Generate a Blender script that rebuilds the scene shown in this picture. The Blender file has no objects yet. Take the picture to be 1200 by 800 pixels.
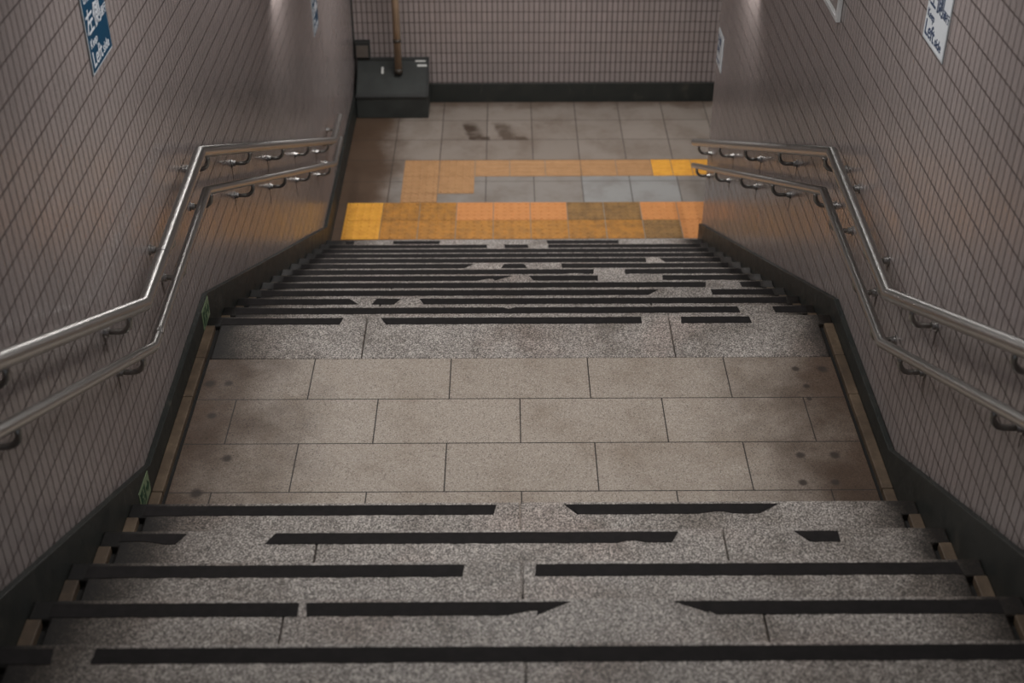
import bpy, bmesh, math, random
from mathutils import Vector, Matrix
random.seed(4)
PI = math.pi
S = bpy.context.scene
COL = S.collection

# ------------------------------------------------------------------ measures (metres)
T, H = 0.3125, 0.1472            # lower flight: going, rise
TU, HU = 0.3112, 0.1488          # upper flight
LAND = 1.471                     # depth of the landing
GR = 0.3404                      # depth of its granite nosing course
RW = 0.2996
HALF = 1.371                     # half width between the gutters
KOUT = 1.4365                    # outer edge of the kerb strip / face of the skirting
WX = 1.46                        # wall face
ZF = -13 * H                     # lower floor
YB = 6.605                       # back wall
YC = 3.962                       # corner where the right wall ends
NLOW, NUP = 12, 7

# ------------------------------------------------------------------ node helper
class NT:
    def __init__(s, name):
        s.m = bpy.data.materials.new(name); s.m.use_nodes = True
        s.t = s.m.node_tree; s.t.nodes.clear()
        s.out = s.t.nodes.new('ShaderNodeOutputMaterial')
        s.b = s.t.nodes.new('ShaderNodeBsdfPrincipled')
        s.t.links.new(s.b.outputs[0], s.out.inputs[0])
        s._pos = None
    def n(s, typ, **kw):
        nd = s.t.nodes.new(typ)
        for k, v in kw.items(): setattr(nd, k, v)
        return nd
    def put(s, inp, v):
        if hasattr(v, 'is_linked') or isinstance(v, bpy.types.NodeSocket): s.t.links.new(v, inp)
        else: inp.default_value = v
    def math(s, op, a, b=0.0, c=0.0, clamp=False):
        nd = s.n('ShaderNodeMath', operation=op, use_clamp=clamp)
        s.put(nd.inputs[0], a); s.put(nd.inputs[1], b); s.put(nd.inputs[2], c)
        return nd.outputs[0]
    def pos(s):
        if s._pos is None:
            g = s.n('ShaderNodeNewGeometry'); x = s.n('ShaderNodeSeparateXYZ')
            s.t.links.new(g.outputs['Position'], x.inputs[0]); s._pos = (g.outputs['Position'], x.outputs)
        return s._pos
    def P(s): return s.pos()[0]
    def x(s): return s.pos()[1][0]
    def y(s): return s.pos()[1][1]
    def z(s): return s.pos()[1][2]
    def vec(s, a, b, c=0.0):
        nd = s.n('ShaderNodeCombineXYZ'); s.put(nd.inputs[0], a); s.put(nd.inputs[1], b); s.put(nd.inputs[2], c); return nd.outputs[0]
    def noise(s, scale, detail=3.0, rough=0.55, v=None, dist=0.0):
        nd = s.n('ShaderNodeTexNoise'); s.put(nd.inputs['Vector'], v if v is not None else s.P())
        nd.inputs['Scale'].default_value = scale; nd.inputs['Detail'].default_value = detail
        nd.inputs['Roughness'].default_value = rough; nd.inputs['Distortion'].default_value = dist
        return nd.outputs[0]
    def voro(s, scale, v=None, out='Color'):
        nd = s.n('ShaderNodeTexVoronoi'); s.put(nd.inputs['Vector'], v if v is not None else s.P())
        nd.inputs['Scale'].default_value = scale; return nd.outputs[out]
    def ramp(s, f, stops, interp='LINEAR'):
        nd = s.n('ShaderNodeValToRGB'); s.put(nd.inputs[0], f); cr = nd.color_ramp; cr.interpolation = interp
        while len(cr.elements) < len(stops): cr.elements.new(0.5)
        for e, (p, c) in zip(cr.elements, stops): e.position = p; e.color = (c[0], c[1], c[2], 1)
        return nd.outputs[0]
    def rng(s, f, a, b, c=0.0, d=1.0, smooth=True):
        nd = s.n('ShaderNodeMapRange', interpolation_type='SMOOTHSTEP' if smooth else 'LINEAR')
        s.put(nd.inputs[0], f)
        for i, v in enumerate((a, b, c, d)): nd.inputs[i + 1].default_value = v
        return nd.outputs[0]
    def mix(s, f, a, b, mode='MIX'):
        nd = s.n('ShaderNodeMix', data_type='RGBA', blend_type=mode)
        s.put(nd.inputs[0], f)
        for i, v in ((6, a), (7, b)):
            if isinstance(v, tuple): v = (v[0], v[1], v[2], 1)
            s.put(nd.inputs[i], v)
        return nd.outputs[2]
    def blob(s, u, v, cu, cv, ru, rv, wob=0.0, edge=0.35):
        """1 inside an irregular ellipse in the (u, v) plane, 0 outside"""
        a = s.math('DIVIDE', s.math('SUBTRACT', u, cu), ru); b = s.math('DIVIDE', s.math('SUBTRACT', v, cv), rv)
        d = s.math('SQRT', s.math('ADD', s.math('MULTIPLY', a, a), s.math('MULTIPLY', b, b)))
        if wob: d = s.math('ADD', d, s.math('MULTIPLY', s.math('SUBTRACT', s.noise(14.0, 4.0, 0.65), 0.5), wob))
        return s.rng(d, 1.0 - edge, 1.0 + edge, 1.0, 0.0)
    def bump(s, h, strength=0.3, dist=0.002):
        nd = s.n('ShaderNodeBump'); nd.inputs['Strength'].default_value = strength; nd.inputs['Distance'].default_value = dist
        s.put(nd.inputs['Height'], h); s.t.links.new(nd.outputs[0], s.b.inputs['Normal'])
    def fin(s, col, rough=0.5, metal=0.0, spec=0.5):
        if isinstance(col, tuple): col = (col[0], col[1], col[2], 1)
        s.put(s.b.inputs['Base Color'], col); s.put(s.b.inputs['Roughness'], rough)
        s.b.inputs['Metallic'].default_value = metal; s.b.inputs['Specular IOR Level'].default_value = spec
        return s.m

def srgb(r, g, b):
    f = lambda c: (c / 255 / 12.92) if c / 255 <= 0.04045 else ((c / 255 + 0.055) / 1.055) ** 2.4
    return (f(r), f(g), f(b))

# ------------------------------------------------------------------ materials
def wall_mat(name, axis, z0, h0, pitch_z=0.0985, pitch_h=0.0475, soft=0.0045):
    k = NT(name)
    hcoord = k.y() if axis == 'y' else k.x()
    def joint(c, o, p, w, soft):
        f = k.math('FRACT', k.math('DIVIDE', k.math('SUBTRACT', c, o), p))
        d = k.math('MULTIPLY', k.math('MINIMUM', f, k.math('SUBTRACT', 1.0, f)), p)
        return k.rng(d, w, w + soft, 1.0, 0.0)
    jz = joint(k.z(), z0, pitch_z, 0.0022, 0.0022)
    jh = joint(hcoord, h0, pitch_h, 0.0018, soft)
    iz = k.math('FLOOR', k.math('DIVIDE', k.math('SUBTRACT', k.z(), z0), pitch_z))
    ih = k.math('FLOOR', k.math('DIVIDE', k.math('SUBTRACT', hcoord, h0), pitch_h))
    wn = k.n('ShaderNodeTexWhiteNoise', noise_dimensions='2D'); k.t.links.new(k.vec(iz, ih), wn.inputs['Vector'])
    base = k.mix(wn.outputs['Value'], WALL_A, WALL_B)
    base = k.mix(k.rng(k.noise(1.3, 3.0), 0.35, 0.7, 0.0, 0.30), base, WALL_C)
    c = k.mix(k.math('MULTIPLY', jh, 0.78), base, WALL_J)
    c = k.mix(k.math('MULTIPLY', jz, 0.93), c, WALL_J)
    jm = k.math('MAXIMUM', jz, k.math('MULTIPLY', jh, 0.6))
    k.bump(k.math('SUBTRACT', 1.0, jm), 0.25, 0.0015)
    r = k.math('ADD', k.math('MULTIPLY', jm, 0.35), k.rng(k.noise(5.0, 2.0), 0.3, 0.7, WALL_R, WALL_R + 0.07))
    return k.fin(c, r, 0.0, 0.5)
WALL_A, WALL_B, WALL_C, WALL_J = srgb(137, 128, 126), srgb(144, 134, 132), srgb(132, 125, 122), srgb(52, 40, 38)
WALL_R = 0.20
M = {}
M['wall_left'] = wall_mat('mosaic tile left', 'y', 1.652, 0.012)
M['wall_right'] = wall_mat('mosaic tile right', 'y', 1.171, 0.02)
M['wall_back'] = wall_mat('mosaic tile back', 'x', -1.038, 0.01, 0.0977, 0.0475, 0.0090)

def skirting_mat():
    k = NT('black stone skirting')
    n = k.noise(7.0, 5.0, 0.65)
    c = k.ramp(n, [(0.3, srgb(27, 32, 31)), (0.6, srgb(38, 40, 37)), (0.8, srgb(66, 62, 54))])
    st = k.noise(3.2, 4.0, 0.7, k.vec(k.math('MULTIPLY', k.y(), 6.0), k.math('MULTIPLY', k.x(), 6.0), k.math('MULTIPLY', k.z(), 1.2)))
    c = k.mix(k.rng(st, 0.62, 0.78, 0.0, 0.5), c, srgb(96, 90, 80))
    return k.fin(c, k.rng(n, 0.3, 0.7, 0.42, 0.62))
M['skirting'] = skirting_mat()

def granite_mat():
    k = NT('speckled granite')
    v = k.math('DIVIDE', k.math('ADD', k.noise(175.0, 2.0, 0.6), k.math('MULTIPLY', k.voro(210.0), 1.0)), 2.0)
    c = k.ramp(v, [(0.24, srgb(62, 59, 57)), (0.40, srgb(122, 116, 111)), (0.54, srgb(160, 153, 147)), (0.70, srgb(218, 210, 203))])
    pink = k.rng(k.noise(2.1, 3.0, 0.5), 0.5, 0.72, 0.0, 0.35)
    c = k.mix(pink, c, k.mix(1.0, c, (1.0, 0.82, 0.76), 'MULTIPLY'))
    g = k.rng(k.noise(3.4, 6.0, 0.65), 0.42, 0.72, 0.0, 0.62)          # trodden-in grime
    c = k.mix(g, c, k.mix(1.0, c, srgb(150, 140, 128), 'MULTIPLY'))
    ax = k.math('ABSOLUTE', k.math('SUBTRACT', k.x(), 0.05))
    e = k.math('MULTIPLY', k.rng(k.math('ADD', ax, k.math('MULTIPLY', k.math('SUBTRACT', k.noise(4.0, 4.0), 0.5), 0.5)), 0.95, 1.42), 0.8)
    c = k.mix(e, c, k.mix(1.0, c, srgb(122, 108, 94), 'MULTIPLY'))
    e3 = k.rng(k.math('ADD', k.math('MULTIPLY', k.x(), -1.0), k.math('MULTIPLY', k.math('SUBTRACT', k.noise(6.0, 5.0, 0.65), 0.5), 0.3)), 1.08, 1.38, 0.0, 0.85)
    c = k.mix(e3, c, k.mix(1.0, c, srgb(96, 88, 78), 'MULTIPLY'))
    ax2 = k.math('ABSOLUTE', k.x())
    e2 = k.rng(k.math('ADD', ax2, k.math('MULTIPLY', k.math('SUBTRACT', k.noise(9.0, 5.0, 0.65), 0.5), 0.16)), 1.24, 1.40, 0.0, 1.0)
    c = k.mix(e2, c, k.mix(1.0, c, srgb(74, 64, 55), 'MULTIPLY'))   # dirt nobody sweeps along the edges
    k.bump(v, 0.12, 0.0008)
    return k.fin(c, 0.6)
M['granite'] = granite_mat()

def landing_mat():
    k = NT('beige landing tile')
    vx = k.math('ADD', k.math('SUBTRACT', k.x(), -0.005), 0.3); vy = k.math('ADD', k.y(), GR)
    br = k.n('ShaderNodeTexBrick'); k.t.links.new(k.vec(vx, vy), br.inputs['Vector'])
    br.offset = 0.5; br.offset_frequency = 2; br.squash = 1.0
    for nme, val in (('Scale', 1.0), ('Mortar Size', 0.0028), ('Mortar Smooth', 0.2), ('Bias', 0.0), ('Brick Width', 0.6), ('Row Height', RW)):
        br.inputs[nme].default_value = val
    br.inputs['Color1'].default_value = (*srgb(164, 152, 140), 1); br.inputs['Color2'].default_value = (*srgb(172, 160, 148), 1)
    br.inputs['Mortar'].default_value = (*srgb(44, 37, 33), 1)
    sp = k.math('ADD', k.math('MULTIPLY', k.voro(250.0), 0.5), k.math('MULTIPLY', k.noise(190.0, 2.0, 0.7), 0.5))
    c = k.mix(k.rng(sp, 0.42, 0.28, 0.0, 0.7), br.outputs['Color'], srgb(84, 76, 70))
    c = k.mix(k.rng(sp, 0.54, 0.70, 0.0, 0.65), c, srgb(206, 198, 187))
    c = k.mix(k.rng(k.noise(2.6, 5.0, 0.6), 0.42, 0.75, 0.0, 0.45), c, k.mix(1.0, c, srgb(178, 160, 138), 'MULTIPLY'))
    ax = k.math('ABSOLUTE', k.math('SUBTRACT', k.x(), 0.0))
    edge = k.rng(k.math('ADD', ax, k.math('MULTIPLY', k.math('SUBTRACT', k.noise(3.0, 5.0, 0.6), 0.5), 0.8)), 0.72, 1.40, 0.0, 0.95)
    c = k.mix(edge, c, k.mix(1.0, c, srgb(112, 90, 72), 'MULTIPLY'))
    spots = None
    for (u, v, r) in ((1.20, -0.433, .016), (1.225, -0.56, .015), (1.315, -0.435, .022), (1.22, -0.65, .012), (1.094, -1.194, .017), (1.22, -1.195, .017),
                      (1.114, -1.026, .018), (1.251, -1.027, .02), (-1.262, -1.243, .024), (-1.257, -0.522, .018), (-1.29, -0.751, .018), (-1.338, -0.525, .022), (-1.18, -1.03, .02)):
        b = k.blob(k.x(), k.y(), u, v, r, r * 1.05, 0.9, 0.45)
        spots = b if spots is None else k.math('MAXIMUM', spots, b)
    c = k.mix(k.math('MULTIPLY', spots, 0.92), c, srgb(48, 38, 32))
    c = k.mix(br.outputs['Fac'], c, srgb(44, 37, 33))
    k.bump(k.math('SUBTRACT', 1.0, br.outputs['Fac']), 0.3, 0.002)
    return k.fin(c, k.rng(k.noise(9.0, 3.0), 0.3, 0.7, 0.45, 0.62))
M['landing'] = landing_mat()

def lower_mat():
    k = NT('grey concourse tile')
    P0 = 0.4055
    fx = k.math('DIVIDE', k.math('SUBTRACT', k.x(), 0.175), P0); fy = k.math('DIVIDE', k.math('SUBTRACT', k.y(), 4.985), 0.4)
    def j(f, p):
        fr = k.math('FRACT', f); return k.rng(k.math('MULTIPLY', k.math('MINIMUM', fr, k.math('SUBTRACT', 1.0, fr)), p), 0.002, 0.006, 1.0, 0.0)
    jm = k.math('MAXIMUM', j(fx, P0), j(fy, 0.4))
    ix, iy = k.math('FLOOR', fx), k.math('FLOOR', fy)
    wn = k.n('ShaderNodeTexWhiteNoise', noise_dimensions='2D'); k.t.links.new(k.vec(ix, iy), wn.inputs['Vector'])
    c = k.mix(wn.outputs['Value'], srgb(136, 126, 117), srgb(147, 137, 128))
    # two newer, paler replacement tiles
    pale = k.math('MULTIPLY', k.math('MULTIPLY', k.math('GREATER_THAN', k.x(), 0.581), k.math('LESS_THAN', k.x(), 1.391)), k.math('LESS_THAN', k.y(), 5.075))
    c = k.mix(k.math('MULTIPLY', pale, 0.75), c, srgb(160, 162, 162))
    grey = k.math('MULTIPLY', k.math('GREATER_THAN', k.x(), -1.03), k.math('LESS_THAN', k.y(), 5.075))
    c = k.mix(k.math('MULTIPLY', grey, 0.4), c, srgb(137, 136, 134))
    c = k.mix(k.rng(k.noise(3.0, 5.0, 0.65), 0.40, 0.75, 0.0, 0.45), c, k.mix(1.0, c, srgb(168, 148, 128), 'MULTIPLY'))
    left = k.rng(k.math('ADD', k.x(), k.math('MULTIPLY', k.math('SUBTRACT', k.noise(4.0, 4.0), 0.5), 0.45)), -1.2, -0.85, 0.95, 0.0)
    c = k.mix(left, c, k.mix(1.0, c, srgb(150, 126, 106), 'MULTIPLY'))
    u = k.math('ADD', k.math('ADD', k.x(), k.math('MULTIPLY', k.math('SUBTRACT', k.y(), 5.77), 0.24)), k.math('MULTIPLY', k.math('SUBTRACT', k.noise(16.0, 4.0, 0.65), 0.5), 0.10))
    yy = k.math('ADD', k.y(), k.math('MULTIPLY', k.math('SUBTRACT', k.noise(22.0, 3.0, 0.6), 0.5), 0.08))
    low = k.math('MULTIPLY', k.rng(k.y(), 5.755, 5.785), k.rng(yy, 6.04, 6.19, 1.0, 0.0))
    blot = k.rng(k.noise(8.0, 4.0, 0.6), 0.32, 0.56, 0.45, 1.0)
    def smear(a, b, foot):
        m = k.math('MULTIPLY', k.rng(u, a - 0.03, a + 0.02), k.rng(u, b - 0.05, b + 0.04, 1.0, 0.0))
        f = k.math('MULTIPLY', k.math('MULTIPLY', k.rng(u, a - 0.02, a + 0.02), k.rng(u, foot - 0.04, foot, 1.0, 0.0)), k.rng(yy, 5.82, 5.87, 1.0, 0.0))
        return k.math('MULTIPLY', k.math('MULTIPLY', k.math('MAXIMUM', m, f), low), blot)
    s1 = smear(-0.375, -0.245, -0.17); s2 = smear(-0.09, 0.05, 0.16)
    c = k.mix(k.math('MULTIPLY', s1, 0.9), c, srgb(58, 42, 29))
    c = k.mix(k.math('MULTIPLY', s2, 0.75), c, srgb(68, 51, 36))
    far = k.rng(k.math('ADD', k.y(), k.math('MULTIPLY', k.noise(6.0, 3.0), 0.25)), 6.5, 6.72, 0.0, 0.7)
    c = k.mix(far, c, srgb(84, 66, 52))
    c = k.mix(k.math('MULTIPLY', jm, 0.85), c, srgb(58, 50, 46))
    return k.fin(c, 0.5)
M['lower'] = lower_mat()

def plain(name, col, rough=0.5, metal=0.0, var=0.12, scale=9.0, spec=0.5):
    k = NT(name)
    d = tuple(v * (1 - var * 1.6) for v in col)
    c = k.mix(k.rng(k.noise(scale, 4.0, 0.6), 0.3, 0.7), col, d)
    return k.fin(c, rough, metal, spec)

def kerb_mat():
    k = NT('ochre kerb stone')
    n = k.noise(6.0, 6.0, 0.7)
    c = k.ramp(n, [(0.25, srgb(52, 42, 34)), (0.5, srgb(90, 75, 60)), (0.75, srgb(122, 104, 84))])
    c = k.mix(k.rng(k.noise(120.0, 2.0), 0.35, 0.65, 0.0, 0.3), c, srgb(80, 66, 54))
    return k.fin(c, 0.65)
M['kerb'] = kerb_mat()
M['gutter'] = plain('black gutter grime', srgb(30, 28, 26), 0.8)
M['strip'] = plain('black grit tape', srgb(38, 35, 35), 0.85, 0, 0.2, 30.0, 0.25)
def steel_mat():
    k = NT('brushed stainless steel')
    return k.fin((0.47, 0.46, 0.445), 0.33, 1.0)
M['steel'] = steel_mat()
M['steel_dark'] = plain('dull steel bracket', (0.34, 0.33, 0.31), 0.32, 1.0)
M['bright_steel'] = plain('bright steel flange', (0.50, 0.49, 0.48), 0.3, 1.0)
def stain_mat():
    k = NT('rust drip stain')
    return k.fin(k.ramp(k.noise(40.0, 3.0), [(0.3, srgb(58, 48, 44)), (0.7, srgb(84, 72, 66))]), 0.7)
M['stain'] = stain_mat()
def tact(name, col, dirt, amt):
    k = NT(name)
    n = k.noise(11.0, 6.0, 0.7)
    c = k.mix(k.rng(n, 0.35, 0.68, 0.0, amt), col, dirt)
    return k.fin(c, 0.55)
DIRT = srgb(104, 78, 48)
M['t_yellow'] = tact('clean yellow tactile tile', srgb(232, 168, 62), srgb(206, 140, 48), 0.6)
M['t_ochre'] = tact('worn ochre tactile tile', srgb(188, 130, 54), DIRT, 0.55)
M['t_ochre2'] = tact('lighter ochre tactile tile', srgb(194, 134, 56), DIRT, 0.45)
M['t_brown'] = tact('dirty brown tactile tile', srgb(152, 116, 68), DIRT, 0.7)
M['t_orange'] = tact('orange tactile tile', srgb(210, 142, 82), srgb(194, 128, 72), 0.5)
M['t_pale'] = tact('faded orange guide tile', srgb(178, 136, 94), srgb(158, 118, 78), 0.6)
M['tdirt'] = plain('tactile dot dirt', srgb(110, 78, 40), 0.6)
M['cab'] = plain('dark painted sheet metal', srgb(50, 53, 51), 0.6, 0, 0.25, 5.0)
M['cab_edge'] = plain('black painted metal', srgb(38, 39, 38), 0.6)
M['jbox'] = plain('grey brown cover', srgb(92, 84, 78), 0.55)
M['label'] = plain('white sticker', srgb(200, 200, 196), 0.5)
M['pipe'] = plain('ochre painted pipe', srgb(160, 136, 112), 0.5, 0, 0.15, 6.0)
M['pipe_dark'] = plain('dark pipe coupling', srgb(62, 54, 46), 0.5)
M['conduit'] = plain('pale grey conduit', srgb(170, 166, 160), 0.4)
M['blue'] = plain('blue sign face', srgb(0, 58, 86), 0.5, 0, 0.05, 9.0, 0.2)
M['white'] = plain('white sign face', srgb(196, 200, 204), 0.4, 0, 0.05)
M['sign_edge'] = plain('pale sign edge', srgb(170, 174, 178), 0.4)
M['ink_white'] = plain('white lettering', srgb(200, 204, 210), 0.5, 0, 0.03)
M['ink_blue'] = plain('navy lettering', srgb(38, 56, 86), 0.5, 0, 0.03)
M['alu'] = plain('pale aluminium frame', srgb(190, 190, 190), 0.35, 0.0)
M['board'] = plain('grey notice board face', srgb(132, 122, 118), 0.5)
M['g_pale'] = plain('pale green sign face', srgb(116, 132, 102), 0.5)
M['g_dark'] = plain('dark green sign panel', srgb(28, 66, 44), 0.5)
M['ceiling'] = plain('off white ceiling panel', srgb(120, 117, 113), 0.7)
M['corner_line'] = plain('dark corner line', srgb(40, 40, 38), 0.7)
def lamp_mat():
    k = NT('lit lamp diffuser')
    k.b.inputs['Emission Color'].default_value = (1.0, 0.98, 0.96, 1); k.b.inputs['Emission Strength'].default_value = 3.0
    return k.fin((0.8, 0.8, 0.8), 0.4)
M['lamp'] = lamp_mat()

# ------------------------------------------------------------------ mesh helpers
def link(name, bm, mat, parent=None, smooth=False, bevel=0.0):
    bmesh.ops.recalc_face_normals(bm, faces=bm.faces)
    me = bpy.data.meshes.new(name); bm.to_mesh(me); bm.free()
    for m in (mat if isinstance(mat, (list, tuple)) else [mat]): me.materials.append(m)
    if smooth:
        for p in me.polygons: p.use_smooth = True
    o = bpy.data.objects.new(name, me); COL.objects.link(o)
    if parent is not None:
        o.parent = parent; o.matrix_parent_inverse = Matrix.Translation(-parent.location) if parent.type == 'EMPTY' else Matrix()
    if bevel:
        b = o.modifiers.new('bevel', 'BEVEL'); b.width = bevel; b.segments = 2; b.limit_method = 'ANGLE'; b.angle_limit = 0.6
    return o
def box(bm, x0, x1, y0, y1, z0, z1):
    vs = [bm.verts.new((x, y, z)) for x in (x0, x1) for y in (y0, y1) for z in (z0, z1)]
    for f in ((0, 1, 3, 2), (4, 6, 7, 5), (0, 4, 5, 1), (2, 3, 7, 6), (0, 2, 6, 4), (1, 5, 7, 3)):
        bm.faces.new([vs[i] for i in f])
    return bm
def BX(*a): return box(bmesh.new(), *a)
def prism_z(bm, poly, z0, z1):
    a = [bm.verts.new((x, y, z0)) for x, y in poly]; b = [bm.verts.new((x, y, z1)) for x, y in poly]
    bm.faces.new(a[::-1]); bm.faces.new(b)
    for i in range(len(poly)):
        j = (i + 1) % len(poly); bm.faces.new((a[i], a[j], b[j], b[i]))
    return bm
def prism_x(bm, poly, x0, x1):
    """poly in (y, z)"""
    a = [bm.verts.new((x0, y, z)) for y, z in poly]; b = [bm.verts.new((x1, y, z)) for y, z in poly]
    bm.faces.new(a[::-1]); bm.faces.new(b)
    for i in range(len(poly)):
        j = (i + 1) % len(poly); bm.faces.new((a[i], a[j], b[j], b[i]))
    return bm
def sweep(bm, pts, r, n=20, caps=True, dome=0.0):
    """round tube along pts with mitred corners"""
    pts = [Vector(p) for p in pts]; rings = []
    d0 = (pts[1] - pts[0]).normalized()
    up = Vector((0, 0, 1)) if abs(d0.z) < 0.9 else Vector((1, 0, 0))
    u = d0.cross(up).normalized(); w = u.cross(d0).normalized()
    ring = [pts[0] + (u * math.cos(2 * PI * k / n) + w * math.sin(2 * PI * k / n)) * r for k in range(n)]
    rings.append(ring)
    for i in range(1, len(pts)):
        din = (pts[i] - pts[i - 1]).normalized()
        nrm = din if i == len(pts) - 1 else (din + (pts[i + 1] - pts[i]).normalized()).normalized()
        ring = [p + din * ((pts[i] - p).dot(nrm) / din.dot(nrm)) for p in rings[-1]]
        rings.append(ring)
    V = [[bm.verts.new(p) for p in ring] for ring in rings]
    for a, b in zip(V, V[1:]):
        for k in range(n): bm.faces.new((a[k], a[(k + 1) % n], b[(k + 1) % n], b[k]))
    if caps: bm.faces.new(V[0][::-1]); bm.faces.new(V[-1])
    return bm
def disc(bm, c, axis, r, t, n=20):
    a = Vector(axis).normalized(); return sweep(bm, [Vector(c), Vector(c) + a * t], r, n)
def struct(name, bm, mat, **k):
    o = link(name, bm, mat, **k); o['kind'] = 'structure'; return o
def tag(o, label, cat, group=None):
    o['label'] = label; o['category'] = cat
    if group: o['group'] = group
    return o
def thing(name, loc, label, cat, group=None):
    o = bpy.data.objects.new(name, None); COL.objects.link(o); o.location = loc; o.empty_display_size = 0.1
    return tag(o, label, cat, group)

# ------------------------------------------------------------------ setting: walls, floors, ceiling
YN = -7.0
ZT = 5.4
struct('wall_left', BX(-WX - 0.2, -WX, YN, YB + 0.2, ZF - 0.2, ZT), M['wall_left'])
wr = prism_z(bmesh.new(), [(WX, YN), (WX + 0.2, YN), (WX + 0.2, YC - 0.2), (5.2, YC - 0.2), (5.2, YC), (WX, YC)], ZF - 0.2, ZT)
struct('wall_right', wr, M['wall_right'])
struct('wall_back', BX(-WX, 5.2, YB, YB + 0.2, ZF - 0.2, 1.2), M['wall_back'])
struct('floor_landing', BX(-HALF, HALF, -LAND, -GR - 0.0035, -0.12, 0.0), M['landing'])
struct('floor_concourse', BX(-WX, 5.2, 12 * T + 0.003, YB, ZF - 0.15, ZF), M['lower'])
# ceiling follows the stairs
cl = [(YB + 0.2, 0.50), (4.0, 0.50), (0.2, 2.62), (-1.6, 2.62), (YN, 5.30), (YN, 5.45), (-1.6, 2.77), (0.2, 2.77), (4.0, 0.65), (YB + 0.2, 0.65)]
struct('ceiling', prism_x(bmesh.new(), cl, -WX, WX), M['ceiling'])
struct('ceiling_corridor', BX(WX, 5.2, YC, YB, 0.50, 0.65), M['ceiling'])

# skirtings (one dark stone band each side, running with the stairs)
def skirt(name, side, top):
    poly = top + [(y, z - 0.62) for y, z in top[::-1]]
    a, b = (-WX, -KOUT) if side < 0 else (KOUT, WX)
    return struct(name, prism_x(bmesh.new(), poly, a, b), M['skirting'], bevel=0.003)
su = HU / TU
sl = H / T
skirt('baseboard_left', -1, [(YN, 0.098 + (-1.185 - YN) * su * 1.03), (-1.185, 0.098), (0.035, 0.108), (0.035 + 1.815 / 0.4755, -1.708), (YB, -1.708)])
skirt('baseboard_right', 1, [(YN, 0.086 + (-1.10 - YN) * su * 1.03), (-1.10, 0.086), (-0.02, 0.098), (YC, 0.098 - (YC + 0.02) * 0.4645)])
struct('baseboard_corridor', BX(WX, 5.2, YC, YC + 0.022, ZF, -1.735), M['skirting'], bevel=0.003)
struct('baseboard_back', BX(-KOUT, 5.2, YB - 0.02, YB, ZF, -1.727), M['skirting'], bevel=0.004)
struct('trim_1', BX(-WX, -WX + 0.014, YB - 0.014, YB, -1.70, 0.5), M['corner_line'])  # dark bead added to draw the grime line in the corner

# kerb strips and gutters beside the landing
def kerb_run(name, s):
    bm = bmesh.new()
    ys = [-LAND + 0.002, -1.235, -0.62, -GR + 0.01, -0.075]
    for a, b in zip(ys, ys[1:]):
        x0, x1 = sorted((s * 1.393, s * KOUT)); box(bm, x0, x1, a + 0.0015, b - 0.0015, -0.10, 0.004)
    return struct(name, bm, M['kerb'], bevel=0.004)
kerb_run('trim_2', -1); kerb_run('trim_3', 1)
for nm, s in (('trim_4', -1), ('trim_5', 1)):
    x0, x1 = sorted((s * HALF, s * 1.393)); struct(nm, BX(x0, x1, -LAND + 0.002, -0.078, -0.10, -0.022), M['gutter'])

# ------------------------------------------------------------------ stairs
ORD = ['', 'first', 'second', 'third', 'fourth', 'fifth', 'sixth', 'seventh', 'eighth', 'ninth', 'tenth', 'eleventh', 'twelfth']
# anti-slip tape: ranges in x for each step ('s' = slant of left / right end)
LOW = {0: [(-1.372, -0.809), (-0.644, 0.565), (0.741, 1.063)], 1: [(-1.378, 1.068), (1.229, 1.395)], 2: [(-1.395, -0.859), (-0.729, -0.598), (-0.511, 1.375)],
       3: [(-1.38, 0.759), (1.032, 1.37)], 4: [(-1.37, 1.065), (1.246, 1.371)], 5: [(-1.37, -0.02), (0.067, 0.481), (0.851, 1.36)],
       6: [(-1.37, 0.479), (0.661, 1.38)], 7: [(-1.37, -0.264), (-0.079, 0.056), (0.284, 1.358)], 8: [(-1.37, 0.867), (0.946, 1.358)],
       9: [(-1.37, 1.371)], 10: [(-1.37, 1.378)], 11: [(-1.37, -0.201), (-0.082, 0.101), (0.245, 1.375)], 12: [(-1.292, -1.214), (-0.928, -0.564), (0.243, 0.802)]}
UP = {1: [(-1.382, -0.096), (0.143, 0.936)], 2: [(-1.378, -1.146), (-0.853, 0.526), (0.911, 1.07)], 3: [(-1.382, -0.191), (0.026, 1.363)],
      4: [(-1.382, -0.66), (-0.648, 0.125), (0.417, 1.371)], 5: [(-1.43, -1.257), (-1.153, 1.43)], 6: [(-1.38, 0.4), (0.5, 1.38)], 7: [(-1.38, 1.38)]}
SLANT = {('L', 0, 0, 1): -.012, ('L', 0, 1, 0): .03, ('L', 2, 0, 1): .05, ('L', 2, 1, 0): -.02, ('L', 2, 1, 1): -.03, ('L', 2, 2, 0): .03, ('L', 3, 0, 1): -.06,
         ('L', 5, 0, 1): -.11, ('L', 5, 1, 0): .03, ('L', 7, 0, 1): -.06, ('L', 7, 1, 0): -.02, ('L', 7, 1, 1): .02, ('L', 8, 1, 0): .04,
         ('U', 1, 0, 1): -.01, ('U', 1, 1, 0): .05, ('U', 1, 1, 1): -.08, ('U', 2, 1, 0): -.03, ('U', 2, 1, 1): -.03, ('U', 2, 2, 0): .05, ('U', 4, 1, 1): -.10, ('U', 4, 2, 0): .10, ('U', 2, 0, 1): -.03}
CHIP = {('U', 1, 1): [(0.70, .10, .012)], ('U', 2, 1): [(0.36, .09, .012)], ('U', 4, 1): [(0.02, .16, .02)], ('U', 4, 2): [(0.47, .12, .022)], ('U', 2, 0): [(-1.33, .22, .02)],
        ('L', 1, 0): [(-0.05, .05, -.014)], ('L', 5, 0): [(-0.16, .12, .022)], ('L', 6, 0): [(0.36, .1, .01)]}
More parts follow.
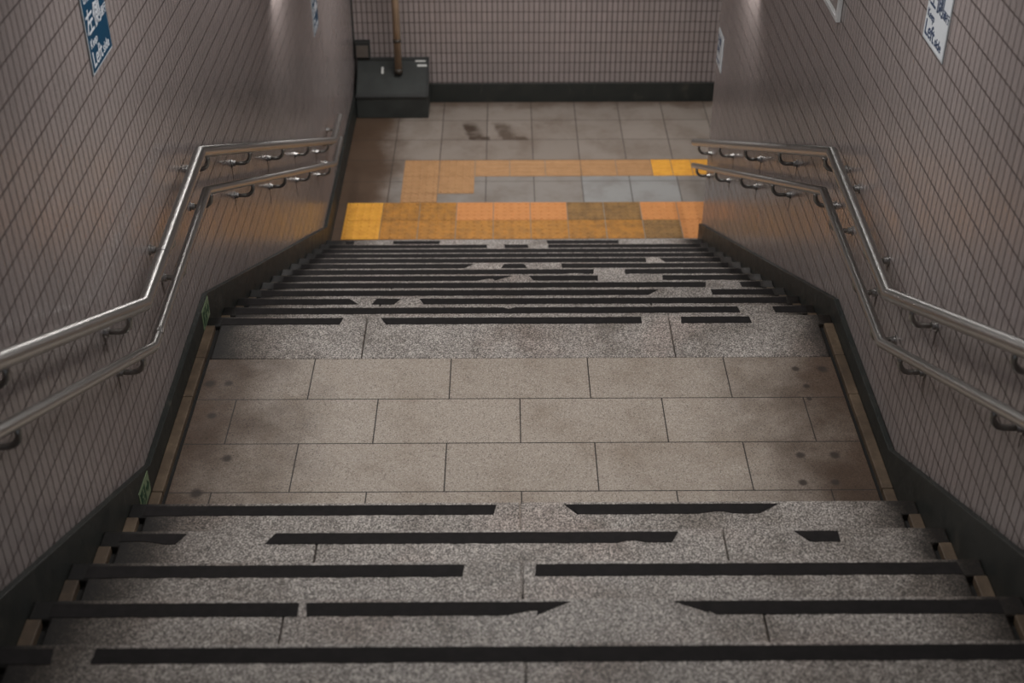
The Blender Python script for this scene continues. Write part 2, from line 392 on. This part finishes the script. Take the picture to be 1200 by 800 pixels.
def strip_bm(flight, k, i, x0, x1, yn, z, y_a=-0.0165, y_b=-0.0700):
    sa = SLANT.get((flight, k, i, 0), random.uniform(-.008, .008)); sb = SLANT.get((flight, k, i, 1), random.uniform(-.008, .008))
    n = max(4, int((x1 - x0) / 0.03)); front, back = [], []
    chips = CHIP.get((flight, k, i), [])
    for j in range(n + 1):
        f = j / n; x = x0 + (x1 - x0) * f
        jf = random.uniform(-.0008, .0008); jb = random.uniform(-.0016, .0016)
        for (cx, w, d) in chips:
            q = max(0.0, 1 - abs(x - cx) / (w / 2))
            if d > 0: jb += d * min(1, q * 2) * random.uniform(.7, 1.1)
            else: jf += d * min(1, q * 2)
        front.append((x, yn + y_a + jf)); xb = max(x, x0 + sa + j * 1e-5) if sa > 0 else (x + sa if j == 0 else x)
        xb = min(xb, x1 + sb - (n - j) * 1e-5) if sb < 0 else (xb + sb if j == n else xb)
        back.append((xb, yn + y_b + jb))
    # rounded corners
    for lst, e in ((front, 0.004), (back, 0.004)):
        x, y = lst[0]; lst[0] = (x + 0.004, y); x, y = lst[-1]; lst[-1] = (x - 0.004, y)
    bm = bmesh.new()
    lo = [bm.verts.new((x, y, z + 0.0003)) for x, y in front + back[::-1]]; hi = [bm.verts.new((x, y, z + 0.0016)) for x, y in front + back[::-1]]
    m = len(front)
    for j in range(m - 1):
        a, b, c, d = j, j + 1, 2 * m - 2 - j, 2 * m - 1 - j
        bm.faces.new((hi[a], hi[b], hi[c], hi[d])); bm.faces.new((lo[d], lo[c], lo[b], lo[a]))
    N = 2 * m
    for j in range(N): bm.faces.new((lo[j], lo[(j + 1) % N], hi[(j + 1) % N], hi[j]))
    return bm
SETB = 0.078
def make_step(flight, k, yn, z, going, rise, joints, tapes, label):
    t = thing('stair_step', (0, yn, z), label, 'step', 'granite steps of the stairway')
    e = [-KOUT + 0.0005] + joints + [KOUT - 0.0005]
    for a, b in zip(e, e[1:]):
        a2 = a if a < -1.4 else a + 0.0018; b2 = b if b > 1.4 else b - 0.0018
        yb = yn - going + 0.002
        poly = [(a2, yn)]
        if a < -1.4: poly += [(a2, yn - SETB), (-HALF, yn - SETB), (-HALF, yb)]
        else: poly += [(a2, yb)]
        if b > 1.4: poly += [(HALF, yb), (HALF, yn - SETB), (b2, yn - SETB)]
        else: poly += [(b2, yb)]
        poly += [(b2, yn)]
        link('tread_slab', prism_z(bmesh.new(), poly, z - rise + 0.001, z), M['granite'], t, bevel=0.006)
    for s in (-1, 1):
        x0, x1 = sorted((s * 1.393, s * (KOUT - 0.0005)))
        if k != 0:
            o = link('kerb_block', BX(x0, x1, yn - going + 0.004, yn - SETB - 0.001, z - 0.0255, z + 0.004), M['kerb'], t, bevel=0.003); o['label'] = 'ochre kerb block at the end of the step'
            g0, g1 = sorted((s * (HALF + .001), s * (KOUT - 0.0005))); link('gutter', BX(g0, g1, yn - going + 0.002, yn - SETB - 0.001, z - rise + 0.001, z - 0.026), M['gutter'], t)
    for i, (a, b) in enumerate(tapes):
        o = link('anti_slip_strip', strip_bm(flight, k, i, a, b, yn, z), M['strip'], t); o['label'] = 'black gritty anti-slip tape, worn at the ends'
    return t
J2, J3 = [0.0], [-0.703, 0.676]
make_step('L', 0, 0.0, 0.0, GR, H, [-0.703, 0.688], LOW[0], 'speckled granite edge course of the landing, top step of the lower flight')
for k in range(1, NLOW + 1):
    lab = 'speckled granite step, %s one down from the landing' % ORD[k] if k < NLOW else 'speckled granite step, lowest one, just above the yellow tactile paving'
    make_step('L', k, k * T, -k * H, T, H, J2 if k % 2 else J3, LOW[k], lab)
for k in range(1, NUP + 1):
    lab = ('speckled granite step, %s one up from the landing towards the viewer' % ORD[k])
    make_step('U', k, -LAND - (k - 1) * TU, k * HU, TU, HU, ([-0.014] if k % 2 else [-0.704, 0.676]), UP[k], lab)

# ------------------------------------------------------------------ handrails
def bracket(par, y, x, z, r, s, matl, drop=0.062, reach=None, stain=0.0):
    """J bracket: down from the rail, bent to the wall, round flange"""
    wx = s * WX; R0 = 0.046
    z0 = z - r + 0.004; zb = z - r - drop
    pts = [(x, y, z0), (x, y, zb + R0)]
    for j in range(1, 7):
        a = j / 6 * PI / 2; pts.append((x + s * R0 * (1 - math.cos(a)), y, zb + R0 - R0 * math.sin(a)))
    pts.append((wx, y, zb))
    b = link('bracket', sweep(bmesh.new(), pts, 0.0102, 12), M['steel_dark'], par, smooth=False)
    for p in b.data.polygons: p.use_smooth = len(p.vertices) == 4
    f = bmesh.new(); disc(f, (wx - s * 0.0005, y, zb), (-s, 0, 0), 0.020, 0.007); disc(f, (wx - s * 0.008, y, zb), (-s, 0, 0), 0.015, 0.014)
    fo = link('flange', f, M['bright_steel']); fo.parent = b; fo.matrix_parent_inverse = b.matrix_parent_inverse.inverted() @ Matrix() if False else Matrix()
    return zb
STAINS = []
def rail(label, s, x, r, pts, ys, joints):
    P = [(s * x, y, z) for y, z in pts]
    t = thing('handrail', (s * x, P[0][1], P[0][2]), label, 'handrail', 'tubular steel handrails on both walls')
    tube = link('rail_tube', sweep(bmesh.new(), P, r, 28), M['steel'], t)
    for p in tube.data.polygons: p.use_smooth = len(p.vertices) == 4
    tube.data.set_sharp_from_angle(angle=0.6)
    def zat(y):
        for (a, za), (b, zb) in zip(pts, pts[1:]):
            if min(a, b) - 1e-6 <= y <= max(a, b) + 1e-6: return za + (zb - za) * (y - a) / (b - a)
        return pts[-1][1]
    for y, st in ys:
        zb = bracket(t, y, s * x, zat(y), r, s, None)
        if st: STAINS.append((s, y, zb - 0.02, st))
    for y in joints:
        z = zat(y); d = Vector((0, 0.02, zat(y + 0.02) - z)).normalized()
        c = bmesh.new(); sweep(c, [Vector((s * x, y, z)) - d * 0.012, Vector((s * x, y, z)) + d * 0.012], r + 0.0012, 28)
        link('joint_sleeve', c, M['bright_steel'], t)
    # rounded end cap at the far end
    a, b = Vector(P[-2]), Vector(P[-1]); d = (b - a).normalized()
    c = bmesh.new(); bmesh.ops.create_uvsphere(c, u_segments=20, v_segments=10, radius=r)
    bmesh.ops.scale(c, vec=(1, 0.45, 1), verts=c.verts)
    bmesh.ops.translate(c, vec=b, verts=c.verts)
    link('end_cap', c, M['bright_steel'], t, smooth=True)
    return t
def run(y0, z0, slope, y1): return (y1, z0 + slope * (y1 - y0))
RX = 1.362
lu = [run(-1.134, .80, -.506, -4.6), (-1.134, .80), (-.02, .852), (4.06, -1.078), (4.50, -1.085)]
ll = [run(-1.117, .602, -.498, -4.6), (-1.117, .602), (-.002, .656), (4.02, -1.252), (4.47, -1.262)]
ru = [run(-.983, .732, -.487, -4.6), (-.983, .732), (.093, .782), (4.034, -1.092)]
rl = [run(-1.006, .53, -.482, -4.6), (-1.006, .53), (.141, .566), (3.99, -1.262)]
rail('thicker upper steel handrail on the left wall, above its thinner twin', -1, RX, .0255, lu,
     [(-2.37, 0), (-1.33, .07), (-.64, 0), (.10, 0), (.985, .10), (1.925, .13), (2.87, .15), (3.78, .12), (4.18, 0), (4.44, 0)], [-.80])
rail('thinner lower steel handrail on the left wall, beneath the thick one', -1, RX, .0195, ll,
     [(-2.39, .10), (-1.27, .06), (-.545, .05), (.06, 0), (.962, .08), (1.9, .10), (2.82, .10), (3.755, .08), (4.2, 0)], [-1.03])
rail('thicker upper steel handrail on the right wall, ending at the wall corner', 1, RX, .0255, ru,
     [(-2.14, .06), (-1.27, .07), (-.87, 0), (-.62, .06), (-.06, 0), (.19, 0), (1.114, .09), (2.03, .10), (2.92, .09), (3.80, .06)], [])
rail('thinner lower steel handrail on the right wall, beneath the thick one', 1, RX, .0195, rl,
     [(-2.1, .06), (-1.245, .06), (-.875, 0), (-.545, .05), (-.06, 0), (.27, 0), (1.18, .08), (2.07, .07), (2.98, .05), (3.81, .04)], [])
walls = {-1: bpy.data.objects['wall_left'], 1: bpy.data.objects['wall_right']}
for (s, y, z, ln) in STAINS:                 # rusty runs below the flanges
    bm = bmesh.new(); w = random.uniform(.006, .010)
    prof = [(-w, 0.012), (-w * .5, -ln * .45), (-w * .75, -ln * .7), (0, -ln), (w * .6, -ln * .7), (w * .4, -ln * .4), (w, 0.012)]
    prism_x(bm, [(y + a, z + b) for a, b in prof], s * (WX - 0.0008), s * (WX + 0.004))
    o = link('drip_stain', bm, M['stain']); o.parent = walls[s]; o['label'] = 'dark rusty drip below a bracket'

# ------------------------------------------------------------------ tactile paving
def tactile(par, x0, x1, y0, y1, mat, kind, n=5):
    """kind: dots / bars; tile of real thickness lying on the concourse floor"""
    zb, zt = ZF + 0.0002, ZF + 0.004
    g = 0.003
    bm = bmesh.new(); box(bm, x0 + g, x1 - g, y0 + g, y1 - g, zb, zt)
    if kind == 'dots':
        p = 0.3 / n
        nx = max(1, round((x1 - x0) / p)); ny = max(1, round((y1 - y0) / p))
        for i in range(nx):
            for j in range(ny):
                cx, cy = x0 + (i + .5) * (x1 - x0) / nx, y0 + (j + .5) * (y1 - y0) / ny
                a = [bm.verts.new((cx + .0155 * math.cos(q * PI / 5), cy + .0155 * math.sin(q * PI / 5), zt)) for q in range(10)]
                b = [bm.verts.new((cx + .0095 * math.cos(q * PI / 5), cy + .0095 * math.sin(q * PI / 5), zt + .005)) for q in range(10)]
                for q in range(10): bm.faces.new((a[q], a[(q + 1) % 10], b[(q + 1) % 10], b[q]))
                bm.faces.new(b)
    elif kind == 'bars':
        for j in range(4):
            cy = y0 + (j + .5) * (y1 - y0) / 4
            prof = [(cy - .018, zt), (cy - .012, zt + .005), (cy + .012, zt + .005), (cy + .018, zt)]
            prism_x(bm, prof, x0 + .008, x1 - .008)
    return link('tactile_tile', bm, mat, par)
X0, Y1 = -1.365, 4.309
band = thing('tactile_warning_band', (0.135, Y1, ZF), 'two-row band of yellow and orange tactile paving at the foot of the stairs', 'tactile paving')
far = ['t_yellow', 't_ochre', 't_ochre', 't_orange', 't_orange', 't_orange', 't_brown', 't_brown', 't_orange', 't_orange']
near = ['t_yellow', 't_ochre2', 't_ochre2', 't_ochre2', 't_ochre2', 't_ochre2', 't_ochre', 't_ochre', 't_brown', 't_orange']
NAMES = {'t_yellow': 'clean bright yellow tactile tile', 't_ochre': 'worn ochre tactile tile', 't_ochre2': 'worn ochre tactile tile', 't_brown': 'dirty brown tactile tile', 't_orange': 'orange tactile tile', 't_pale': 'faded orange tactile tile'}
for i in range(10):
    for (ya, row) in ((Y1, far), (Y1 - .3, near)):
        o = tactile(band, X0 + .3 * i, X0 + .3 * (i + 1), ya, ya + .3, M[row[i]], 'dots', 6 if row[i] == 't_brown' else 5); o['label'] = NAMES[row[i]]
guide = thing('tactile_guide_path', (0.4, 5.22, ZF), 'faded orange tactile guide path turning the corner behind the warning band', 'tactile paving')
ga, gb = 5.072, 5.376
for (a, b, c, d) in ((-.937, -.632, gb - .304, gb), (-.632, -.327, gb - .304, gb), (-.937, -.632, gb - .61, gb - .304), (-.632, -.327, gb - .61, gb - .304), (-.937, -.632, Y1 + .302, gb - .61)):
    tactile(guide, a, b, c, d, M['t_pale'], 'dots')
gx = [-.327, -.028, .277, .583, .888, 1.193, 1.366, 1.538, 1.84, 2.14]
for a, b in zip(gx, gx[1:]):
    yel = a > 1.19 and b < 1.9
    o = tactile(guide, a, b, ga, gb, M['t_yellow'] if yel else M['t_pale'], 'bars')
    if yel: o['label'] = 'clean bright yellow guide tile'

# ------------------------------------------------------------------ far left corner: box, junction box, pipe
cab = thing('utility_box', (-1.11, 6.41, ZF), 'dark slope-topped metal box on the floor in the far left corner', 'box')
prism = [(6.235, ZF + .0005), (6.235, ZF + .215), (YB - .022, ZF + .445), (YB - .022, ZF + .0005)]
link('casing', prism_x(bmesh.new(), prism, -1.430, -0.772), M['cab'], cab, bevel=0.008)
sl2 = (.445 - .215) / (YB - .022 - 6.235)
def on_lid(y): return ZF + .215 + sl2 * (y - 6.235)
lid = bmesh.new()
for (xa, xb, ya, yb) in ((-1.430, -.772, YB - .045, YB - .0225), (-1.430, -.772, 6.225, 6.25), (-.787, -.768, 6.235, YB - .0225)):
    za, zb2 = on_lid(ya), on_lid(yb)
    prism_x(lid, [(ya, za - .004), (yb, zb2 - .004), (yb, zb2 + .010), (ya, za + .010)], xa, xb)
link('lid_edge', lid, M['cab_edge'], cab)
for (xa, xb, ya, yb) in ((-.895, -.80, 6.548, 6.566), (-.875, -.775, 6.505, 6.522), (-1.205, -1.185, 6.44, 6.50)):
    q = bmesh.new(); prism_x(q, [(ya, on_lid(ya) + .0003), (yb, on_lid(yb) + .0003), (yb, on_lid(yb) + .0025), (ya, on_lid(ya) + .0025)], xa, xb)
    o = link('sticker', q, M['label'], cab); o['label'] = 'small white sticker'
jb = thing('junction_box', (-1.375, YB, -1.385), 'small square junction box on the back wall above the dark metal box', 'box')
link('casing', BX(-1.445, -1.307, YB - .07, YB - .0005, -1.453, -1.296), M['cab_edge'], jb, bevel=.004)
link('cover', BX(-1.432, -1.322, YB - .078, YB - .0705, -1.440, -1.325), M['jbox'], jb, bevel=.003)
PX, PY = -1.043, 6.42
pp = thing('conduit_pipe', (PX, PY, -1.5), 'ochre painted pipe running down the back wall into the dark metal box', 'pipe')
o = link('pipe', sweep(bmesh.new(), [(PX, PY, on_lid(PY) + .03), (PX, PY, .48)], .033, 24), M['pipe'], pp)
for p in o.data.polygons: p.use_smooth = len(p.vertices) == 4
def zpt(z, h, nm, r, mm):
    o = link(nm, sweep(bmesh.new(), [(PX, PY, z), (PX, PY, z + h)], r, 24), mm, pp)
    for p in o.data.polygons: p.use_smooth = len(p.vertices) == 4
zpt(-1.245, .028, 'coupling', .0375, M['pipe_dark'])
zpt(on_lid(PY) + .028, .05, 'collar', .038, M['pipe_dark'])
cp = link('clip', BX(PX - .042, PX + .042, PY + .02, YB - .0005, -.70, -.67), M['pipe_dark'], pp)
cd = thing('conduit', (WX + .0, YC, -.1), 'short pale conduit end at the top of the right wall corner', 'pipe')
o = link('tube', sweep(bmesh.new(), [(WX + .022, YC + .022, -.085), (WX + .022, YC + .022, .49)], .0175, 16), M['conduit'], cd)
for p in o.data.polygons: p.use_smooth = len(p.vertices) == 4
link('end_fitting', sweep(bmesh.new(), [(WX + .022, YC + .022, -.115), (WX + .022, YC + .022, -.075)], .021, 16), M['pipe_dark'], cd)

# ------------------------------------------------------------------ signs
def text_on(par, body, side, u, z, size, mat, hscale=1.0, name='lettering'):
    """flat raised letters on a side wall; u runs in reading direction from the sign's left edge, z is the baseline"""
    cu = bpy.data.curves.new('lettering', 'FONT'); cu.body = body; cu.size = size; cu.extrude = 0.0006; cu.resolution_u = 3; cu.offset = size * 0.012
    tmp = bpy.data.objects.new('lettering_source', cu); COL.objects.link(tmp)
    bpy.context.view_layer.update()
    me = bpy.data.meshes.new_from_object(tmp.evaluated_get(bpy.context.evaluated_depsgraph_get()))
    bpy.data.objects.remove(tmp); bpy.data.curves.remove(cu)
    for v in me.vertices:
        a, b, c = v.co.x * hscale, v.co.y, v.co.z
        if side < 0: v.co = (-WX + SIGN_T + 0.0007 + c, u + a, z + b)
        else: v.co = (WX - SIGN_T - 0.0007 - c, u - a, z + b)
    if side > 0: me.flip_normals()
    me.materials.clear(); me.materials.append(mat)
    o = bpy.data.objects.new(name, me); COL.objects.link(o); o.parent = par; o.matrix_parent_inverse = Matrix.Translation(-par.location)
    return o
SIGN_T = 0.006
def board(name, side, y0, y1, z0, z1, face, edge, label):
    t = thing(name, (side * WX, (y0 + y1) / 2, z0), label, 'sign')
    a, b = sorted((side * (WX - .0003), side * (WX - SIGN_T + .0008))); link('backing', BX(a, b, y0, y1, z0, z1), edge, t, bevel=.001)
    a, b = sorted((side * (WX - SIGN_T + .0009), side * (WX - SIGN_T)));  link('face', BX(a, b, y0 + .006, y1 - .006, z0 + .008, z1 - .006), face, t)
    return t
def keep_left(side, ul, zb, face, ink, label, width=.262, height=.42):
    y0, y1 = (ul, ul + width) if side < 0 else (ul - width, ul)
    t = board('direction_sign', side, y0, y1, zb, zb + height, face, M['sign_edge'], label)
    d = 1 if side < 0 else -1
    text_on(t, 'Left', side, ul + d * .016, zb + .022, .078, ink)
    text_on(t, 'side', side, ul + d * .148, zb + .024, .050, ink)
    text_on(t, 'Keep', side, ul + d * .018, zb + .088, .042, ink)
    text_on(t, '左側', side, ul + d * .010, zb + .140, .090, ink)
    text_on(t, '通行', side, ul + d * .188, zb + .140, .036, ink)
    text_on(t, 'のぼり', side, ul + d * .020, zb + .240, .040, ink)
    text_on(t, 'くだり', side, ul + d * .020, zb + .290, .040, ink)
    return t
keep_left(-1, -.934, 1.588, M['blue'], M['ink_white'], 'blue keep-left sign with white lettering high on the left wall above the landing')
keep_left(1, -.558, 1.574, M['white'], M['ink_blue'], 'white keep-left sign with navy lettering high on the right wall above the landing')
keep_left(-1, 4.20, -.315, M['blue'], M['ink_white'], 'small dark blue sign far down the left wall near the bottom of the stairs', .25, .40)
t = board('notice', 1, 3.715, 3.935, -.402, -.148, M['white'], M['sign_edge'], 'small white notice near the end of the right wall at the stair foot')
for j, (bd, sz) in enumerate((('左側', .07), ('通行', .055), ('Keep left', .036))):
    text_on(t, bd, 1, 3.92, -.235 - j * .068, sz, M['ink_blue'])
# aluminium frame, lower corner in the picture
fr = thing('notice_board', (WX, 1.1, 1.16), 'pale aluminium notice frame at the top edge of the right wall', 'frame')
fy0, fy1, fz0, fz1 = .640, 1.36, 1.160, 1.74
fb = bmesh.new()
for a in ((fy0, fy0 + .022, fz0, fz1), (fy1 - .022, fy1, fz0, fz1), (fy0 + .0222, fy1 - .0222, fz0, fz0 + .022), (fy0 + .0222, fy1 - .0222, fz1 - .022, fz1)):
    box(fb, WX - .022, WX - .0003, *a)
link('border', fb, M['alu'], fr, bevel=.003)
link('backing_panel', BX(WX - .006, WX - .0004, fy0 + .0225, fy1 - .0225, fz0 + .0225, fz1 - .0225), M['board'], fr)
# green exit plates on the skirting
def exit_plate(y0, z0, label):
    w, h, x = .142, .098, -KOUT
    t = thing('exit_plate', (x, y0, z0), label, 'sign', 'green exit plates on the left skirting')
    link('plate', BX(x + .0002, x + .003, y0, y0 + w, z0, z0 + h), M['g_pale'], t)
    b = bmesh.new(); X = (x + .0031, x + .0042)
    prism_x(b, [(y0 + .012, z0 + .012), (y0 + .078, z0 + .012), (y0 + .078, z0 + .086), (y0 + .012, z0 + .086)], *X)
    prism_x(b, [(y0 + .090, z0 + .040), (y0 + .112, z0 + .040), (y0 + .112, z0 + .022), (y0 + .134, z0 + .049), (y0 + .112, z0 + .076), (y0 + .112, z0 + .058), (y0 + .090, z0 + .058)], *X)
    link('symbol_panel', b, M['g_dark'], t)
    f = bmesh.new(); X = (x + .0043, x + .0052)
    c = (y0 + .050, z0 + .075)
    prism_x(f, [(c[0] + .007 * math.cos(q * PI / 6), c[1] + .007 * math.sin(q * PI / 6)) for q in range(12)], *X)
    for (a, b2, wd) in (((.047, .066), (.040, .042), .010), ((.040, .043), (.056, .032), .006), ((.056, .032), (.052, .018), .006), ((.040, .043), (.034, .030), .006), ((.034, .030), (.020, .026), .006), ((.046, .063), (.062, .054), .005), ((.046, .063), (.030, .056), .005)):
        a = Vector((y0 + a[0], z0 + a[1])); b2 = Vector((y0 + b2[0], z0 + b2[1])); d = (b2 - a).normalized(); nn = Vector((-d.y, d.x)) * wd / 2
        prism_x(f, [tuple(a + nn), tuple(b2 + nn), tuple(b2 - nn), tuple(a - nn)], *X)
    link('running_figure', f, M['g_pale'], t)
exit_plate(-.120, .003, 'green exit plate on the skirting at the far end of the landing')
exit_plate(-1.386, .018, 'green exit plate on the skirting at the near end of the landing')

# ------------------------------------------------------------------ lamps on the ceiling
def lamp(x0, x1, y, z, wid, power, label, tilt=0.0):
    t = thing('ceiling_lamp', ((x0 + x1) / 2, y, z), label, 'lamp')
    link('housing', BX(x0 - .03, x1 + .03, y - wid / 2 - .02, y + wid / 2 + .02, z - .03, z + .02), M['conduit'], t)
    link('diffuser', BX(x0, x1, y - wid / 2, y + wid / 2, z - .045, z - .0305), M['lamp'], t)
    ld = bpy.data.lights.new('ceiling_light', 'AREA'); ld.shape = 'RECTANGLE'; ld.size = x1 - x0; ld.size_y = wid; ld.energy = power; ld.color = (1.0, 0.98, 0.96)
    lo = bpy.data.objects.new('ceiling_light', ld); COL.objects.link(lo); lo.location = ((x0 + x1) / 2, y, z - .05); lo.rotation_euler = (tilt, 0, 0)
    lo.parent = t; lo.matrix_parent_inverse = Matrix.Translation(-t.location)
    return t
lamp(-1.0, 1.0, 5.25, .475, .18, 37, 'fluorescent lamp across the ceiling at the stair foot')
lamp(-.75, .75, -.75, 2.595, .30, 36, 'fluorescent lamp across the ceiling above the landing')
lamp(-.75, .75, -4.6, 4.05, .30, 16, 'fluorescent lamp across the sloping ceiling above the upper flight')
lamp(2.2, 3.8, 5.3, .475, .18, 20, 'fluorescent lamp across the corridor ceiling')
for sd, nm, pw in ((-1, 'left', 9.0), (1, 'right', 2.5)):          # long lamps under the sloping ceiling, close to each wall
    y0, y1 = .7, 2.3; zc = lambda y: 2.62 - (y - .2) * 2.12 / 3.8
    xa, xb = sd * 1.25 - .06, sd * 1.25 + .06
    t = thing('slope_lamp', (sd * 1.25, y0, zc(y0)), 'long lamp under the sloping ceiling beside the %s wall' % nm, 'lamp')
    link('housing', prism_x(bmesh.new(), [(y0, zc(y0) - .035), (y1, zc(y1) - .035), (y1, zc(y1) - .003), (y0, zc(y0) - .003)], xa, xb), M['conduit'], t)
    link('diffuser', prism_x(bmesh.new(), [(y0 + .02, zc(y0) - .060), (y1 - .02, zc(y1) - .038), (y1 - .02, zc(y1) - .036), (y0 + .02, zc(y0) - .036)], xa + .01, xb - .01), M['lamp'], t)
    ld = bpy.data.lights.new('slope_light', 'AREA'); ld.shape = 'RECTANGLE'; ld.size = .10; ld.size_y = 1.7; ld.energy = pw; ld.color = (1.0, .97, .95)
    lo = bpy.data.objects.new('slope_light', ld); COL.objects.link(lo); ym = (y0 + y1) / 2; lo.location = (sd * 1.25, ym, zc(ym) - .075); lo.rotation_euler = (-math.atan(2.12 / 3.8), 0, 0); lo.parent = t; lo.matrix_parent_inverse = Matrix.Translation(-t.location)
for sd, nm in ((-1, 'left'), (1, 'right')):          # shielded wall lamps over the lower flight, just above the picture
    xa, xb = sorted((sd * (WX - .001), sd * (WX - .11)))
    t = thing('wall_lamp', (sd * WX, 2.9, .78), 'shielded lamp on the %s wall above the lower flight' % nm, 'lamp')
    hb = bmesh.new(); box(hb, xa, xb, 2.66, 3.30, .84, .92); box(hb, xa, xb, 2.62, 2.659, .66, .92)  # near-side fin added to give the glow on the wall a sharp edge
    link('housing', hb, M['conduit'], t)
    link('diffuser', BX(xa + .015, xb - .015, 2.68, 3.28, .825, .8395), M['lamp'], t)
    ld = bpy.data.lights.new('wall_light', 'AREA'); ld.shape = 'RECTANGLE'; ld.size = .07; ld.size_y = .36; ld.energy = 20.0; ld.color = (1.0, .96, .93)
    lo = bpy.data.objects.new('wall_light', ld); COL.objects.link(lo); lo.location = (sd * (WX - .055), 2.87, .82); lo.parent = t; lo.matrix_parent_inverse = Matrix.Translation(-t.location)

w = bpy.data.worlds.new('World'); S.world = w; w.use_nodes = True
w.node_tree.nodes['Background'].inputs[0].default_value = (0.80, 0.88, 1.0, 1); w.node_tree.nodes['Background'].inputs[1].default_value = 0.32

# ------------------------------------------------------------------ camera
cam = bpy.data.cameras.new('Camera'); co = bpy.data.objects.new('Camera', cam); COL.objects.link(co)
p, yw, ro = 0.59991, 0.0045176, -0.00162
F = Vector((math.sin(yw) * math.cos(p), math.cos(yw) * math.cos(p), -math.sin(p)))
R0 = Vector((math.cos(yw), -math.sin(yw), 0)); U0 = R0.cross(F)
R = math.cos(ro) * R0 + math.sin(ro) * U0; U = -math.sin(ro) * R0 + math.cos(ro) * U0
co.matrix_world = Matrix(((R.x, U.x, -F.x, -0.05901), (R.y, U.y, -F.y, -5.23831), (R.z, U.z, -F.z, 3.43784), (0, 0, 0, 1)))
cam.sensor_width = 36; cam.lens = 1586.947 * 36 / 1200; cam.clip_start = 0.05
cam.dof.use_dof = True; cam.dof.focus_distance = 6.0; cam.dof.aperture_fstop = 2.4
S.camera = co
S.view_settings.view_transform = 'Standard'; S.view_settings.look = 'None'; S.view_settings.gamma = 1.0
S.view_settings.use_curve_mapping = False; S.view_settings.exposure = -0.12
